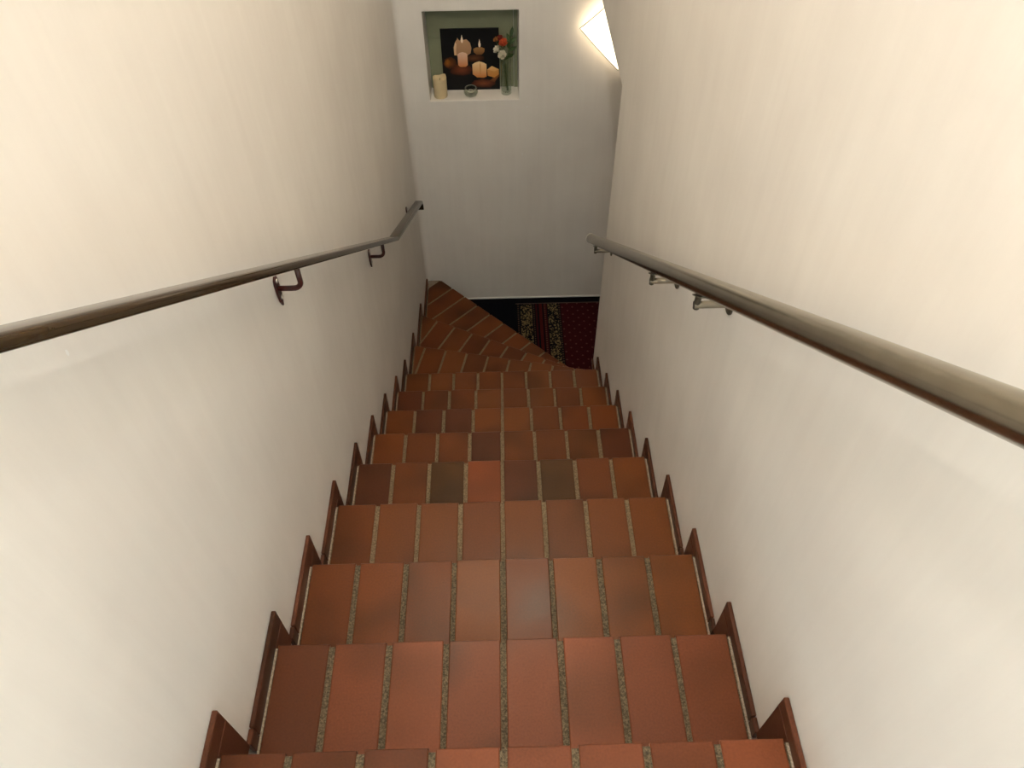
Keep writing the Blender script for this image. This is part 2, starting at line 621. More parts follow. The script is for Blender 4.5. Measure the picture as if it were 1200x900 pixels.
# hall end wall; its unseen window is added to go with the near-wall fill
mb = MB()
WX, WZ0, WZ1 = 0.42, 0.30, 1.40
mb.box(XL - .2, -WX, YH - .1, YH, 0.0, ZC)
mb.box(WX, XR + T, YH - .1, YH, 0.0, ZC)
mb.box(-WX, WX, YH - .1, YH, 0.0, WZ0)
mb.box(-WX, WX, YH - .1, YH, WZ1, ZC)
struct(mb.build('wall_front', M_WALL))
win = MB().box(-WX, WX, YH - .060, YH - .054, WZ0, WZ1).build('added_window_1', M_GLASS)
struct(win)
for a, b_, c, d in [(-WX, -WX + .05, WZ0, WZ1), (WX - .05, WX, WZ0, WZ1), (-WX + .05, WX - .05, WZ0, WZ0 + .05),
                    (-WX + .05, WX - .05, WZ1 - .05, WZ1), (-.02, .02, WZ0 + .05, WZ1 - .05)]:
    bevel(MB().box(a, b_, YH - .075, YH - .030, c, d).build('added_window_frame', M_FRAME, win), .004)
# pale bead of filler where the back wall meets the floor
tb = MB().tube([(-0.29, YB - .001, ZF + .004), (0.3, YB - .001, ZF + .005), (1.2, YB - .001, ZF + .004)], 0.006, 8).build('trim_1', M_FRAME)
struct(tb)

# ------------------------------------------------------------------ carpet on the lower floor
cp = MB()
cpp = [(-0.343, 3.512), (0.500, 2.660), (0.503, 2.49), (1.9, 2.49), (1.9, 3.512)]
cp.sweep([[(x, y, ZF) for x, y in cpp], [(x, y, ZF + .008) for x, y in cpp]])
cpo = cp.build('carpet', M_CARPET)
tag(cpo, 'wine red patterned carpet with navy and gold bands at the foot of the stairs', 'carpet')
edge = MB().box(0.10, 1.9, 3.506, 3.513, ZF + .004, ZF + .0095).build('binding', simple('carpet_binding', (0.05, 0.03, 0.02), .9, noise_amt=.2), cpo)

# ------------------------------------------------------------------ staircase
stair = empty('staircase', (0, 1.2, ZF), 'terracotta tiled staircase with turning steps between white plaster walls', 'staircase')
SI = stair.matrix_world.inverted()
bpy.context.view_layer.update()
SOFF = Vector((0, 1.2, ZF))

def under(o, parent_off):
    o.location = Vector(o.location) - parent_off

def prism_mesh(name, poly, z0, z1, ch=0.0018, dip=0.0):
    """polygon (x, y) to a slab with a chamfered top edge"""
    n = len(poly)
    cx = sum(p[0] for p in poly) / n
    cy = sum(p[1] for p in poly) / n
    # make counter clockwise
    ar = sum(poly[i][0] * poly[(i + 1) % n][1] - poly[(i + 1) % n][0] * poly[i][1] for i in range(n))
    if ar < 0:
        poly = poly[::-1]
    ins = []
    for i in range(n):
        p0 = Vector(poly[i - 1]); p1 = Vector(poly[i]); p2 = Vector(poly[(i + 1) % n])
        d1 = (p1 - p0).normalized(); d2 = (p2 - p1).normalized()
        n1 = Vector((-d1.y, d1.x)); n2 = Vector((-d2.y, d2.x))
        k = 1 + n1.dot(n2)
        off = (n1 + n2) / max(k, 0.3)
        ins.append(p1 + off * ch)
    vs_ = [(p[0], p[1], z0) for p in poly] + [(p[0], p[1], z1 - ch * 0.8) for p in poly] + [(p.x, p.y, z1) for p in ins]
    fs = [tuple(range(n))[::-1], tuple(range(2 * n, 3 * n))]
    for i in range(n):
        j = (i + 1) % n
        fs.append((i, j, n + j, n + i))
        fs.append((n + i, n + j, 2 * n + j, 2 * n + i))
    return mesh(name, vs_, fs)

BASE = (0.134, 0.035, 0.0060)
def tile_colour(kind=None):
    j = rnd.uniform(0.80, 1.15)
    h = rnd.uniform(-0.07, 0.10)
    c = [BASE[0] * j, BASE[1] * j * (1 + h), BASE[2] * j * (1 + 1.5 * h)]
    if kind == 'olive':
        c = [0.062, 0.023, 0.0035]
    elif kind == 'dark':
        c = [0.085, 0.022, 0.0060]
    elif kind == 'bright':
        c = [0.19, 0.044, 0.011]
    elif kind == 'rose':
        c = [0.170 * j, 0.046 * j, 0.016 * j]
    return (*c, 1)

TW, PITCH, TL = 0.1112, 0.12411, 0.268
tile_me = prism_mesh('tile', [(-TW / 2, -TL), (TW / 2, -TL), (TW / 2, 0), (-TW / 2, 0)], -0.011, 0.0, 0.0022)
tile_me.materials.append(M_TILE)
SPECIAL = {(4, 2): 'olive', (4, 5): 'olive', (4, 4): 'dark', (4, 0): 'dark', (4, 3): 'bright', (6, 1): 'dark', (6, 2): 'dark', (5, 3): 'dark',
           (0, 0): 'dark', (0, 1): 'dark', (0, 2): 'dark', (1, 0): 'dark', (5, 7): 'dark', (7, 0): 'dark'}
ROSE = {0, 1}
HL, HR, FWD, SK = 0.045, 0.030, 0.060, 0.010     # skirting height left / right, reach past the nosing, thickness

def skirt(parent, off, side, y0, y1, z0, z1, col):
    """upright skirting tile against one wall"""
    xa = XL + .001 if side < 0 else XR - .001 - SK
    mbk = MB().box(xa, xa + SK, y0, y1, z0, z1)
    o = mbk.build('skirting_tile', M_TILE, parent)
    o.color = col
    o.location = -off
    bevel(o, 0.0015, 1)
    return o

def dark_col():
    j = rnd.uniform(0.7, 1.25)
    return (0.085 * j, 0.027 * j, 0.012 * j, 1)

XT = 0.4965        # half width of the mortar bed (up to the skirting)
def straight_tread(i, y, z, yprev, znext, full=True):
    p = Vector((0, y, z))
    bed = MB().box(-XT, XT, yprev - .006 - y, -.006, -0.42 if i < 7 else ZF - z, -.0025)
    o = bed.build('tread', M_GROUT if i < 3 else M_GROUT_CLEAN, stair)
    o.location = p - SOFF
    for k in range(8):
        t = link('tile', tile_me, None, o)
        x = -0.49 + TW / 2 + PITCH * k
        t.location = (x + rnd.uniform(-.0008, .0008), rnd.uniform(-.0012, .0012), rnd.uniform(-.0004, .0004))
        t.rotation_euler = (rnd.uniform(-.002, .002), rnd.uniform(-.003, .003), rnd.uniform(-.004, .004))
        kind = SPECIAL.get((i, k))
        if kind is None and i in ROSE:
            kind = 'rose'
        t.color = tile_colour(kind)
    for s in (-1, 1):
        # pale joint between the end tile and the skirting
        xa, xb = (-XT, -0.4922) if s < 0 else (0.4922, XT)
        g = MB().box(xa, xb, yprev + .0 - y, -.007, -.004, -.0012).build('edge_joint', M_GROUT_PALE, o)
        h = HL if s < 0 else HR
        off = p
        ym = y + FWD - 0.243
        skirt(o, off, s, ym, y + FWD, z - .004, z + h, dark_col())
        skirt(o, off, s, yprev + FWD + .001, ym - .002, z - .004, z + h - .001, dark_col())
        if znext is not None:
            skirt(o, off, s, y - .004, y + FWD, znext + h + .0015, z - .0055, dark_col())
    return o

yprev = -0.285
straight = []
for i, (y, z) in enumerate(zip(NY, NZ)):
    zn = NZ[i + 1] if i < 8 else ZA
    straight_tread(i, y, z, yprev, zn)
    yprev = y

# winders ----------------------------------------------------------
def clip(poly, a, b):
    """keep the part of poly on the left of a->b"""
    out = []
    def sd(p):
        return (b[0] - a[0]) * (p[1] - a[1]) - (b[1] - a[1]) * (p[0] - a[0])
    n = len(poly)
    for i in range(n):
        p, q = poly[i], poly[(i + 1) % n]
        s, t = sd(p), sd(q)
        if s >= 0:
            out.append(p)
        if (s >= 0) != (t >= 0):
            k = s / (s - t)
            out.append((p[0] + (q[0] - p[0]) * k, p[1] + (q[1] - p[1]) * k))
    return out

def winder(poly, na, nb, ref, z, ymid, kinds, u_min, zbot):
    """poly: counter clockwise plan; na->nb the nosing (from the left wall to the right); ref: one joint on the nosing"""
    cx, cy = sum(p[0] for p in poly) / len(poly), sum(p[1] for p in poly) / len(poly)
    c = Vector((cx, cy, z))
    # mortar bed set back slightly from the nosing
    d = (Vector(nb) - Vector(na)).normalized()
    back = Vector((d.y, -d.x))
    if back.y > 0:
        back = -back
    a2, b2 = Vector(na) + back * .006, Vector(nb) + back * .006
    bedp = clip(poly, tuple(b2), tuple(a2))
    me = prism_mesh('tread', [(p[0] - cx, p[1] - cy) for p in bedp], zbot - z, -.0025, 0.0005)
    o = link('tread', me, M_GROUT_CLEAN, stair)
    o.location = c - SOFF
    rv = Vector(ref)
    inset = poly
    n = len(poly)
    for i in range(n):
        p, q = Vector(poly[i]), Vector(poly[(i + 1) % n])
        dd = (q - p).normalized()
        nn = Vector((-dd.y, dd.x))
        on_nose = (abs((p - Vector(na)).cross(d)) < 1e-4 and abs((q - Vector(na)).cross(d)) < 1e-4)
        sh = nn * (0.0 if on_nose else 0.006)
        inset = clip(inset, tuple(p + sh), tuple(q + sh))
    for row in range(2):
        v0, v1 = (0.0, 0.310) if row == 0 else (0.318, 0.487)
        for k in range(-3, 12):
            u0 = k * 0.1225 + .0050
            u1 = u0 + TW
            if u0 < u_min:
                continue
            quad = [tuple(rv + d * u0 + back * v1), tuple(rv + d * u1 + back * v1), tuple(rv + d * u1 + back * v0), tuple(rv + d * u0 + back * v0)]
            pl = quad
            for i in range(len(inset)):
                pl = clip(pl, inset[i], inset[(i + 1) % len(inset)])
                if len(pl) < 3:
                    break
            if len(pl) < 3:
                continue
            # drop doubled corners
            cl = []
            for p in pl:
                if not cl or (Vector(p) - Vector(cl[-1])).length > .004:
                    cl.append(p)
            if len(cl) > 2 and (Vector(cl[0]) - Vector(cl[-1])).length < .004:
                cl.pop()
            if len(cl) < 3:
                continue
            area = abs(sum(cl[i][0] * cl[(i + 1) % len(cl)][1] - cl[(i + 1) % len(cl)][0] * cl[i][1] for i in range(len(cl)))) / 2
            if area < 0.0006:
                continue
            tcx, tcy = sum(p[0] for p in cl) / len(cl), sum(p[1] for p in cl) / len(cl)
            tm = prism_mesh('tile', [(p[0] - tcx, p[1] - tcy) for p in cl], -.011, 0, 0.0018)
            t = link('tile', tm, M_TILE, o)
            t.location = (tcx - cx, tcy - cy, rnd.uniform(-.0004, .0004))
            t.color = tile_colour(kinds)
    return o, c

A0, A1 = (-XT, 2.609), (XT, 2.389)
B0, B1 = (-XT, 3.046), (XT, 2.527)
C0, C1 = (-0.412, YB - .004), (XT, 2.657)
C0b = (-XT, YB - .004)
y8 = NY[8] - .006
oA, cA = winder([(-XT, y8), (XT, y8), A1, A0], A0, A1, (-0.433, 2.5945), ZA, 0, None, -1, ZF)
oB, cB = winder([A0, A1, B1, B0], B0, B1, (-0.394, 2.9925), ZB, 0, None, -1, ZF)
oC, cC = winder([B0, B1, C1, C0, C0b], C0, C1, (-0.330, 3.4935), ZCW, 0, None, -0.125, ZF)
# pale mortar in the corner left without a tile
mw = prism_mesh('mortar_wedge', [(-XT - cC.x, 3.484 - cC.y), (-0.424 - cC.x, 3.564 - cC.y), (-0.424 - cC.x, YB - .006 - cC.y), (-XT - cC.x, YB - .006 - cC.y)], -.004, .0, .001)
link('mortar_wedge', mw, M_GROUT_PALE, oC)
# skirting of the winders along the left wall
for o, c, y0, y1, z, zn in [(oA, cA, NY[8] + FWD + .001, 2.609 + FWD, ZA, ZB), (oB, cB, 2.609 + FWD + .001, 3.046 + FWD, ZB, ZCW),
                            (oC, cC, 3.046 + FWD + .001, YB - .036, ZCW, None)]:
    ym = max(y1 - .243, y0 + .05)
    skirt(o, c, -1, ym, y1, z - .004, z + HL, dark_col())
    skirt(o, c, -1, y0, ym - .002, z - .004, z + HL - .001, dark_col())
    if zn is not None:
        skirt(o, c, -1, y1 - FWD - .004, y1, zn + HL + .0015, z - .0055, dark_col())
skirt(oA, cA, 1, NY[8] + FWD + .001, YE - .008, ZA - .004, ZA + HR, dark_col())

# ------------------------------------------------------------------ brown handrail on the left wall
def railz_l(y):
    return 1.005 - 0.741 * y
hl = empty('handrail', (-0.45, 0.95, railz_l(.95)), 'dark brown flat handrail on oxblood brackets with a bent lower run', 'handrail')
HLO = Vector(hl.location)
def prof_rail(c, t, w=0.045, h=0.018):
    """rounded flat profile across direction t, x is the width"""
    t = Vector(t).normalized()
    x = Vector((1, 0, 0))
    n = x.cross(t).normalized()
    if n.z < 0:
        n = -n
    pts = []
    hw, hh = w / 2, h / 2
    r1, r2 = 0.008, 0.004
    def arc(cx, cy, r, a0, a1):
        for k in range(5):
            a = math.radians(a0 + (a1 - a0) * k / 4)
            pts.append((cx + r * math.cos(a), cy + r * math.sin(a)))
    arc(hw - r1, hh - r1, r1, 0, 90)
    arc(-hw + r1, hh - r1, r1, 90, 180)
    arc(-hw + r2, -hh + r2, r2, 180, 270)
    arc(hw - r2, -hh + r2, r2, 270, 360)
    return [Vector(c) + x * a + n * b for a, b in pts]
yb_, ye_ = 2.245, 3.21
zb_ = railz_l(yb_)
ze_ = zb_ - 0.53 * (ye_ - yb_)
P = [Vector((-0.45, -0.75, railz_l(-0.75))), Vector((-0.45, yb_, zb_)), Vector((-0.45, ye_, ze_))]
d1 = (P[1] - P[0]).normalized()
d2 = (P[2] - P[1]).normalized()
dm = (d1 + d2).normalized()
mb = MB()
mb.sweep([prof_rail(P[0], d1), prof_rail(P[1], dm)])
o = mb.build('rail', M_RAIL, hl)
o.location = -HLO
smooth_angle(o, 30)
mb = MB()
down = Vector((0, 0.35, -1)).normalized()
rings = [prof_rail(P[1] + dm * .001, dm), prof_rail(P[2], d2)]
# rounded turn-down at the end
ang0 = math.atan2(d2.z, d2.y)
cpos = P[2].copy()
for k in range(1, 6):
    a = ang0 + math.radians(-52) * k / 5
    tdir = Vector((0, math.cos(a), math.sin(a)))
    cpos = cpos + tdir * 0.008
    rings.append(prof_rail(cpos, tdir))
cpos = cpos + tdir * 0.030
rings.append(prof_rail(cpos, tdir))
mb.sweep(rings)
o = mb.build('rail_lower_run', M_RAIL, hl)
o.location = -HLO
smooth_angle(o, 30)
# steel brackets
def bracket_left(y, zr, drop=.073):
    """pointed wall plate, two screws, bent round arm up to the rail"""
    z = zr - drop
    pl = [(0.0, -0.054), (0.010, -0.034), (0.0135, -0.010), (0.0135, 0.018), (0.010, 0.030), (0, 0.036), (-0.010, 0.030), (-0.0135, 0.018), (-0.0135, -0.010), (-0.010, -0.034)]
    mbk = MB()
    mbk.sweep([[(XL + .0003, y + a, z + b) for a, b in pl], [(XL + .006, y + a, z + b) for a, b in pl]])
    po = mbk.build('bracket_plate', M_BRK, hl)
    pl_c = Vector((XL, y, z))
    for me_v in po.data.vertices:
        me_v.co -= pl_c
    po.location = pl_c - HLO
    bevel(po, .0015, 2)
    for zz in (.023, -.027):
        s = MB().lathe([(0.0001, .0), (.0062, .0), (.0055, .0028), (.0025, .0042), (.0001, .0044)], 14).build('screw', M_SCREW, po, smooth=True)
        s.rotation_euler = (0, math.radians(90), 0)
        s.location = (.0055, 0, zz)
    path = [(XL + .004, y, z), (XL + .035, y, z)]
    ccx, ccz, rr = XL + .040, z + .020, .020
    for k in range(1, 8):
        a = -math.pi / 2 + math.pi / 2 * k / 7
        path.append((ccx + rr * math.cos(a), y, ccz + rr * math.sin(a)))
    path.append((ccx + rr, y, zr - .010))
    ao = MB().tube(path, 0.0065, 12).build('bracket_arm', M_BRK, hl, smooth=True)
    ao.location = -HLO
bracket_left(0.946, railz_l(.946))
bracket_left(1.960, railz_l(1.960))
bracket_left(3.080, zb_ - 0.53 * (3.080 - yb_), .040)
bracket_left(-0.15, railz_l(-.15))

# ------------------------------------------------------------------ steel handrail on the right wall
def railz_r(y):
    return 0.922 - 0.722 * y
XRR = 0.435
hr = empty('handrail', (XRR, 1.2, railz_r(1.2)), 'brushed stainless steel tube handrail on slim wall brackets', 'handrail')
HRO = Vector(hr.location)
ya, yz = -0.75, 2.452
pa, pz = Vector((XRR, ya, railz_r(ya))), Vector((XRR, yz, railz_r(yz)))
td = (pz - pa).normalized()
o = MB().tube([pa, pz], .0215, 36).build('tube', M_STEEL, hr)
smooth_angle(o, 40)
o.location = -HRO
o = MB().tube([pz, pz + td * .003, pz + td * .005], [.0225, .0225, .019], 36).build('end_cap', M_STEEL, hr)
smooth_angle(o, 40)
o.location = -HRO
for y in (0.804, 1.210, 2.274, -0.2):
    zr = railz_r(y)
    z = zr - .058
    fo = MB().tube([(XR - .0002, y, z), (XR - .004, y, z), (XR - .0055, y, z)], [.024, .024, .022], 24).build('wall_flange', M_STEEL_D, hr)
    smooth_angle(fo, 40); fo.location = -HRO
    ao = MB().tube([(XR - .005, y, z), (XRR - .006, y, z)], .0085, 18).build('bracket_arm', M_STEEL, hr)
    smooth_angle(ao, 40); ao.location = -HRO
    po = MB().tube([(XRR, y, z - .010), (XRR, y, zr - .022)], .0070, 16).build('bracket_pin', M_STEEL_D, hr)
    smooth_angle(po, 40); po.location = -HRO
    n_ = Vector((1, 0, 0)).cross(td)
    if n_.z < 0:
        n_ = -n_
    c = Vector((XRR, y, zr)) - n_ * .0225
    mbk = MB()
    mbk.sweep([[c + td * s + Vector((a, 0, 0)) + n_ * b for a, b in ((-.011, 0), (.011, 0), (.011, -.003), (-.011, -.003))] for s in (-.030, .030)])
    so = mbk.build('saddle_plate', M_STEEL_D, hr)
    so.location = -HRO

# ------------------------------------------------------------------ diamond glass wall lamp
LC = Vector((0.657, YB, -0.357))
wlp = empty('wall_lamp', LC, 'lit frosted glass wall lamp set as a diamond beside the niche', 'lamp')
half = 0.150
mb = MB()
n_ = 14
vs_, fs = [], []
for layer in range(2):
    for i in range(n_ + 1):
        for j in range(n_ + 1):
            a = -half + 2 * half * i / n_
            c = -half + 2 * half * j / n_
            x = (a - c) * math.sqrt(.5)
            z = (a + c) * math.sqrt(.5)
            bow = 0.085 - 0.042 * (x / .212) ** 2 - 0.012 * (z / .212) ** 2
            vs_.append((x, -(bow - .005 * layer), z))
m_ = (n_ + 1) ** 2
def ix(l, i, j):
    return l * m_ + i * (n_ + 1) + j
for i in range(n_):
    for j in range(n_):
        fs.append((ix(0, i, j), ix(0, i + 1, j), ix(0, i + 1, j + 1), ix(0, i, j + 1)))
        fs.append((ix(1, i, j), ix(1, i, j + 1), ix(1, i + 1, j + 1), ix(1, i + 1, j)))
for i in range(n_):
    fs.append((ix(0, i, 0), ix(1, i, 0), ix(1, i + 1, 0), ix(0, i + 1, 0)))
    fs.append((ix(0, i, n_), ix(0, i + 1, n_), ix(1, i + 1, n_), ix(1, i, n_)))
    fs.append((ix(0, 0, i), ix(0, 0, i + 1), ix(1, 0, i + 1), ix(1, 0, i)))
    fs.append((ix(0, n_, i), ix(1, n_, i), ix(1, n_, i + 1), ix(0, n_, i + 1)))
mb.add(vs_, fs)
o = mb.build('glass_shade', M_LAMPGLASS, wlp)
smooth_angle(o, 40)
# thin pale edge all around the glass
loop = [vs_[ix(0, i, 0)] for i in range(n_ + 1)] + [vs_[ix(0, n_, j)] for j in range(1, n_ + 1)] + [vs_[ix(0, i, n_)] for i in range(n_ - 1, -1, -1)] + [vs_[ix(0, 0, j)] for j in range(n_ - 1, -1, -1)]
MB().tube(loop, .0026, 8).build('glass_edge', simple('ground_glass_edge', (.42, .44, .36), .5, noise_amt=.05), wlp, smooth=True)
bk = MB().box(-.05, .05, -.022, -.0005, -.05, .05).build('back_plate', M_BRASS, wlp)
bevel(bk, .004)
MB().tube([(0, -.02, 0), (0, -.088, 0)], .006, 12).build('stem', M_BRASS, wlp, smooth=False)
MB().tube([(0, -.084, 0), (0, -.090, 0), (0, -.094, 0)], [.012, .012, .006], 16).build('finial', M_BRASS, wlp)

# ------------------------------------------------------------------ opal ceiling lamp over the landing, plus an added far fill lamp
def ceiling_lamp(x, y, bulb_mat, label):
    cl_ = empty('ceiling_lamp', (x, y, ZC), label, 'lamp')
    MB().lathe([(.001, 0), (.060, 0), (.060, -.012), (.050, -.022), (.022, -.026), (.001, -.026)], 32).build('canopy', M_BRASS, cl_)
    MB().lathe([(.001, -.024), (.019, -.024), (.019, -.040), (.001, -.040)], 24).build('socket', M_FRAME, cl_)
    prof_ = [(.013, -.038), (.016, -.044)] + [(.028 * math.cos(a), -.066 - .028 * math.sin(a)) for a in [math.radians(d) for d in range(-45, 88, 11)]] + [(.0006, -.094)]
    MB().lathe(prof_, 24).build('bulb', bulb_mat, cl_, smooth=True)
ceiling_lamp(0.015, -0.50, M_DOME, 'small ceiling lamp with a bare opal bulb above the top landing')
ceiling_lamp(0.0, 1.75, M_FILL_BULB, 'added unseen fill lamp with a bare opal bulb to brighten the far walls')

# ------------------------------------------------------------------ things in the niche
ZN = NZ0 + .0012
# canvas print of candles
cw, chh = 0.316, 0.338
cvs = empty('canvas_print', (-0.131, YB + ND - .034, ZN), 'square dark canvas print of glowing candles leaning in the niche', 'picture')
cvs.rotation_euler = (math.radians(-2.2), 0, math.radians(-0.5))
def inked(name, verts, faces, cols, parent, y_off):
    me = mesh(name, verts, faces)
    att = me.color_attributes.new('ink', 'FLOAT_COLOR', 'POINT')
    for i, c in enumerate(cols):
        att.data[i].color = (*c, 1)
    return link(name, me, M_PRINT, parent)
bx = MB().box(-cw / 2, cw / 2, 0, .016, 0, chh)
inked('canvas', bx.v, bx.f, [(0.004, 0.0035, 0.004)] * 8, cvs, 0)
LAY = [0]
def ink(name, pts, ctop, cbot, edge=None):
    """printed shape: pts in picture units (0..1 right, 0..1 down), colour blended from top to bottom"""
    LAY[0] += 1
    y = -.0002 - .00012 * LAY[0]
    vmin, vmax = min(p[1] for p in pts), max(p[1] for p in pts)
    um = sum(p[0] for p in pts) / len(pts)
    vm = sum(p[1] for p in pts) / len(pts)
    allp = [(um, vm)] + list(pts)
    vv = [((u - .5) * cw, y, (1 - w) * chh) for u, w in allp]
    ff = [(0, 1 + i, 1 + (i + 1) % len(pts)) for i in range(len(pts))]
    cc = []
    for k, (u, w) in enumerate(allp):
        t = (w - vmin) / max(vmax - vmin, 1e-6)
        c = [(ctop[q] + (cbot[q] - ctop[q]) * t) * (1.22, 1.12, 0.98)[q] for q in range(3)]
        if edge and k > 0:
            c = [c[q] * edge for q in range(3)]
        cc.append(c)
    return inked(name, vv, ff, cc, cvs, 0)
def pu(X, Y):
    return ((X - 272) / 513.0, (Y - 262) / 516.0)
def blob(cx, cy, rx, ry, n=18, wob=.12, seed=0):
    q = random.Random(seed)
    return [pu(cx + rx * math.cos(2 * math.pi * k / n) * (1 + q.uniform(-wob, wob)), cy + ry * math.sin(2 * math.pi * k / n) * (1 + q.uniform(-wob, wob)))
            for k in range(n)]
def poly_(*pts):
    return [pu(*p) for p in pts]
ink('printed_stones', blob(345, 545, 60, 55, seed=1), (.20, .075, .015), (.05, .012, .006), .25)
ink('printed_stones', blob(320, 545, 28, 35, seed=11), (.34, .13, .02), (.14, .04, .01), .5)
ink('printed_stones', blob(440, 605, 100, 50, seed=2), (.22, .06, .022), (.04, .010, .006), .25)
ink('printed_stones', blob(560, 505, 95, 32, seed=3), (.16, .06, .02), (.05, .018, .01), .2)
ink('printed_stones', blob(640, 722, 110, 40, seed=4), (.24, .07, .025), (.08, .02, .012), .2)
ink('printed_stones', poly_((690, 700), (778, 635), (780, 660), (735, 715)), (.30, .12, .035), (.12, .04, .015), .6)
ink('printed_candle', poly_((385, 475), (383, 410), (400, 365), (420, 340), (440, 355), (500, 345), (530, 375), (540, 420), (530, 462), (500, 480), (430, 482)),
    (.46, .30, .185), (.34, .20, .12))
ink('printed_candle', poly_((385, 475), (384, 410), (398, 368), (410, 380), (404, 430), (403, 476)), (.62, .50, .36), (.62, .42, .24))
ink('printed_candle', poly_((555, 425), (580, 414), (630, 412), (657, 424), (652, 452), (630, 474), (585, 474), (560, 455)), (.34, .19, .075), (.15, .07, .025))
ink('printed_candle', poly_((412, 470), (430, 456), (458, 450), (488, 457), (500, 470), (500, 560), (480, 575), (430, 575), (414, 560)), (.66, .52, .44), (.52, .20, .07))
ink('printed_candle', poly_((540, 556), (566, 540), (602, 530), (640, 540), (668, 556), (666, 662), (640, 672), (580, 668), (540, 640)), (.74, .60, .36), (.50, .17, .035))
ink('printed_candle', poly_((672, 602), (715, 570), (778, 600), (778, 645), (735, 672), (676, 655)), (.56, .32, .11), (.48, .20, .045))
ink('printed_candle', poly_((672, 602), (715, 572), (776, 600), (738, 618)), (.70, .48, .22), (.60, .34, .12))
for X, Y in ((459, 342), (612, 380)):
    ink('printed_flame', poly_((X - 9, Y + 25), (X - 11, Y + 8), (X - 4, Y - 18), (X, Y - 36), (X + 5, Y - 18), (X + 11, Y + 8), (X + 9, Y + 25), (X, Y + 34)), (.95, .90, .75), (.80, .70, .60))
ink('printed_flame', poly_((416, 348), (420, 330), (428, 348)), (.6, .4, .2), (.5, .3, .2))
ink('printed_flame', poly_((607, 560), (611, 535), (615, 560), (612, 640), (608, 640)), (.45, .24, .08), (.45, .20, .05))

# cream pillar candle with a hollow wavy rim
pc = empty('pillar_candle', (-0.306, 3.634, ZN), 'cream pillar candle with hollow wavy rim on the niche sill', 'candle')
seg = 36
rings = []
R_ = .0375
Hc = .112
for r, z, wv in [(R_ * .97, 0, 0), (R_, .003, 0), (R_, Hc * .5, 0), (R_, Hc - .006, 1), (R_ * .96, Hc, 1), (R_ * .88, Hc - .002, 1), (R_ * .80, Hc - .018, .3), (R_ * .4, Hc - .021, 0), (.001, Hc - .021, 0)]:
    rings.append([(r * math.cos(2 * math.pi * k / seg), r * math.sin(2 * math.pi * k / seg), z + wv * (.0045 * math.sin(2 * math.pi * k / seg * 2 + .6) + .003 * math.sin(2 * math.pi * k / seg * 3)))
                  for k in range(seg)])
MB().sweep(rings).build('wax', M_CREAM_WAX, pc, smooth=True)
MB().tube([(0, 0, Hc - .022), (.001, 0, Hc - .012), (.003, 0, Hc - .006)], .0012, 8).build('wick', M_DARKFLOOR, pc)

# glass bowl with a tealight
tb_ = (-0.137, 3.632, ZN)
gb = empty('tealight_holder', tb_, 'round tinted glass tealight bowl in front of the dark canvas', 'candle holder')
prof_ = [(.001, 0), (.022, 0), (.033, .007), (.040, .020), (.0405, .028), (.037, .040), (.031, .046), (.0295, .0455), (.035, .039), (.038, .028), (.0375, .020), (.031, .009), (.021, .0035), (.001, .003)]
MB().lathe(prof_, 32).build('glass_bowl', M_GLASS_T, gb, smooth=True)
MB().lathe([(.0305, .0445), (.0325, .0475), (.0300, .0485), (.0285, .0465), (.0305, .0445)], 32, cap=False).build('rim', simple('rim_glass', (.30, .31, .26), .15, noise_amt=.05), gb, smooth=True)
tl = empty('tealight', (tb_[0], tb_[1], ZN + .0036), 'white tealight inside the tinted glass bowl', 'candle')
smooth_angle(MB().lathe([(.0005, 0), (.019, 0), (.0195, .002), (.0195, .022), (.0185, .024), (.0005, .0235)], 28).build('wax', M_WHITE_WAX, tl), 40)
MB().lathe([(.0198, .001), (.0204, .001), (.0204, .023), (.0198, .023), (.0198, .001)], 28, cap=False).build('cup', M_SCREW, tl, smooth=False)
MB().tube([(0, 0, .023), (.001, 0, .031), (.003, .001, .036)], .0013, 8).build('wick', M_DARKFLOOR, tl)

# glass vase
VX, VY = 0.062, 3.650
va = empty('flower_vase', (VX, VY, ZN), 'tall clear glass vase holding roses at the end of the niche', 'vase')
prof_ = [(.001, 0), (.026, 0), (.0285, .003), (.0285, .02), (.0275, .10), (.0285, .185), (.0300, .192), (.0288, .1925), (.0265, .185), (.0255, .10), (.0262, .022), (.022, .014), (.001, .012)]
MB().lathe(prof_, 32).build('glass_body', M_GLASS_T, va, smooth=True)
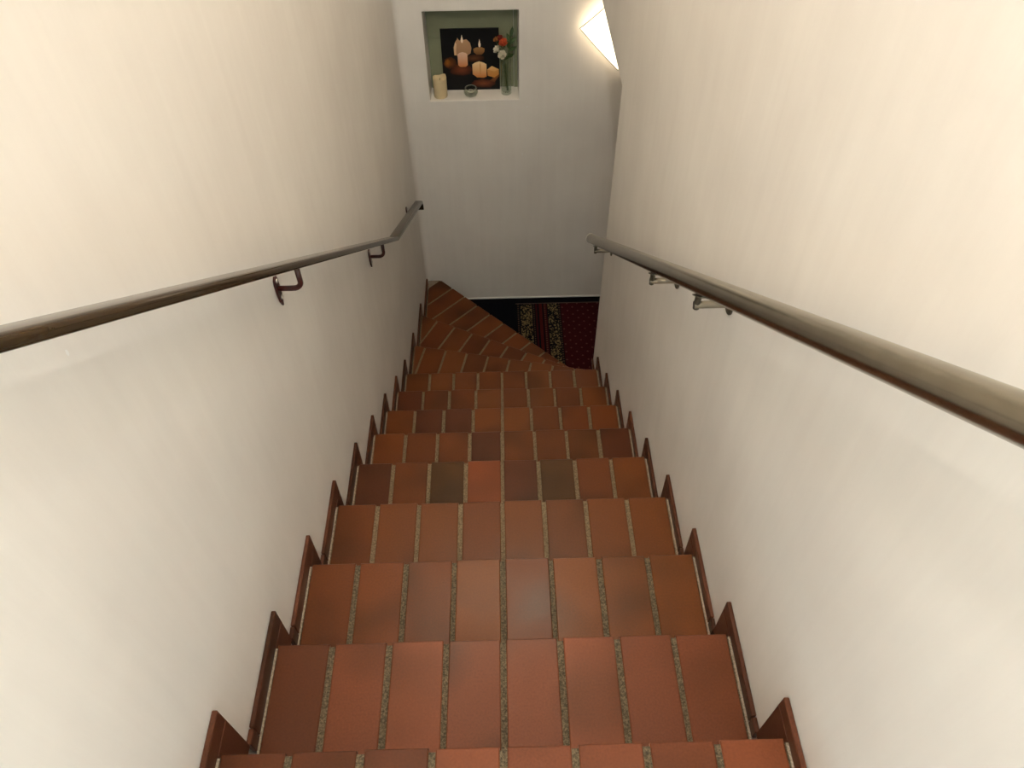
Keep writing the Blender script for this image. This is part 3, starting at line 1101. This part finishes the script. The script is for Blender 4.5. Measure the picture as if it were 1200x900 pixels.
# roses: each its own stem with sepals and layered petals
def rose(dx, dy, dz, R, mat, label, seedn, tilt=(0.0, 0.0)):
    q = random.Random(seedn)
    head = Vector((dx, dy, dz))
    foot = Vector((-dx * .25, -dy * .2, .016))
    ro = empty('rose', (VX + foot.x, VY + foot.y, ZN + foot.z), label, 'flower')
    rel = head - foot
    pts = []
    mid = Vector((0, 0, .19)) + Vector((dx, dy, 0)) * .28 - foot
    for k in range(9):
        t = k / 8
        pts.append((2 * t * (1 - t)) * mid + t * t * rel)
    MB().tube(pts, .0017, 8).build('stem', M_LEAF, ro, smooth=True)
    # bud core and petals
    n1 = (rel - mid).normalized()
    rotm = Vector((0, 0, 1)).rotation_difference((n1 + Vector((tilt[0], tilt[1], 0))).normalized()).to_matrix()
    mb_ = MB()
    for layer, (rr, op, cnt, hh) in enumerate([(.35, .10, 3, .95), (.62, .22, 4, 1.0), (.88, .42, 5, .92), (1.0, .75, 5, .72)]):
        for p in range(cnt):
            a0 = 2 * math.pi * p / cnt + layer * .7 + q.uniform(-.15, .15)
            rows = []
            for i in range(5):
                t = i / 4
                row = []
                for j in range(6):
                    s = (j / 5 - .5) * 2
                    ang = a0 + s * (2.1 / cnt) * 1.5 * math.sin(math.pi * (0.18 + .70 * t))
                    rad = R * (rr * (0.25 + .75 * math.sin(math.pi * .5 * min(1, t * 1.3))) + op * .25 * t ** 3)
                    zz = R * 1.7 * hh * (t - .45) - R * .35 * op * t ** 4 - R * .12 * s * s * t
                    row.append(rel + rotm @ Vector((rad * math.cos(ang), rad * math.sin(ang), zz)))
                rows.append(row)
            mb_.sweep(rows, cap=False, closed_ring=False)
    mb_.build('petals', mat, ro, smooth=True)
    mb_ = MB()
    for p in range(5):
        a0 = 2 * math.pi * p / 5
        e1 = rel + rotm @ Vector((0, 0, -R * .80))
        ps = [e1 + rotm @ Vector((R * .10 * math.cos(a0 + 1.5), R * .10 * math.sin(a0 + 1.5), 0)), e1 + rotm @ Vector((R * .10 * math.cos(a0 - 1.5), R * .10 * math.sin(a0 - 1.5), 0)),
              e1 + rotm @ Vector((R * .95 * math.cos(a0 - .2), R * .95 * math.sin(a0 - .2), R * .25)), e1 + rotm @ Vector((R * 1.05 * math.cos(a0 + .2), R * 1.05 * math.sin(a0 + .2), R * .32))]
        mb_.add(ps, [(0, 1, 2, 3)])
    mb_.build('sepals', M_LEAF, ro)
    return ro
rose(-.046, -.004, .252, .019, M_ROSE_W, 'white rose hanging out over the canvas edge', 1, (-.5, -.3))
rose(-.018, -.022, .230, .021, M_ROSE_W, 'white rose low over the rim of the glass vase', 2, (-.1, -.6))
rose(-.012, -.006, .288, .021, M_ROSE_O, 'bright orange rose in the glass vase', 3, (-.1, -.5))
rose(-.030, .012, .304, .017, M_ROSE_R, 'dark red rose behind the orange one', 4, (-.2, -.2))
rose(-.050, .010, .300, .014, M_ROSE_B, 'small amber rose bud beside the dark red rose', 5, (-.4, -.2))
# leafy sprig
sp_ = empty('leafy_sprig', (VX + .004, VY + .004, ZN + .016), 'green leafy sprig standing upright behind the roses', 'foliage')
pts = [(0, 0, 0), (.003, .002, .08), (.006, .004, .17), (.014, .006, .24), (.024, .008, .31)]
MB().tube(pts, .0018, 8).build('stem', M_LEAF, sp_, smooth=True)
q = random.Random(5)
for (bx_, by_, bz_), (dx, dy, dz), ln in [((.024, .008, .300), (.25, 0, 1), .050), ((.018, .006, .262), (.75, -.2, .8), .050), ((.012, .005, .225), (.8, -.4, .5), .052),
                                          ((.014, .006, .235), (-.1, -.5, .9), .055), ((.020, .007, .275), (-.35, -.2, .9), .045), ((.008, .004, .19), (.5, -.6, .5), .050),
                                          ((.007, .003, .185), (-.5, -.6, .3), .040), ((.010, .004, .205), (.2, -.7, .2), .045)]:
    d = Vector((dx, dy, dz)).normalized()
    sd = d.cross(Vector((0, -1, .3))).normalized()
    up = sd.cross(d).normalized()
    rows = []
    for i in range(7):
        t = i / 6
        w = .011 * math.sin(math.pi * min(1, .06 + t * .94)) ** .8 * (1 - .25 * t)
        c = Vector((bx_, by_, bz_)) + d * ln * t + up * (-.012 * t * t)
        rows.append([c - sd * w + up * .002, c, c + sd * w + up * .002])
    MB().sweep(rows, cap=False, closed_ring=False).build('leaf', M_LEAF, sp_, smooth=True)
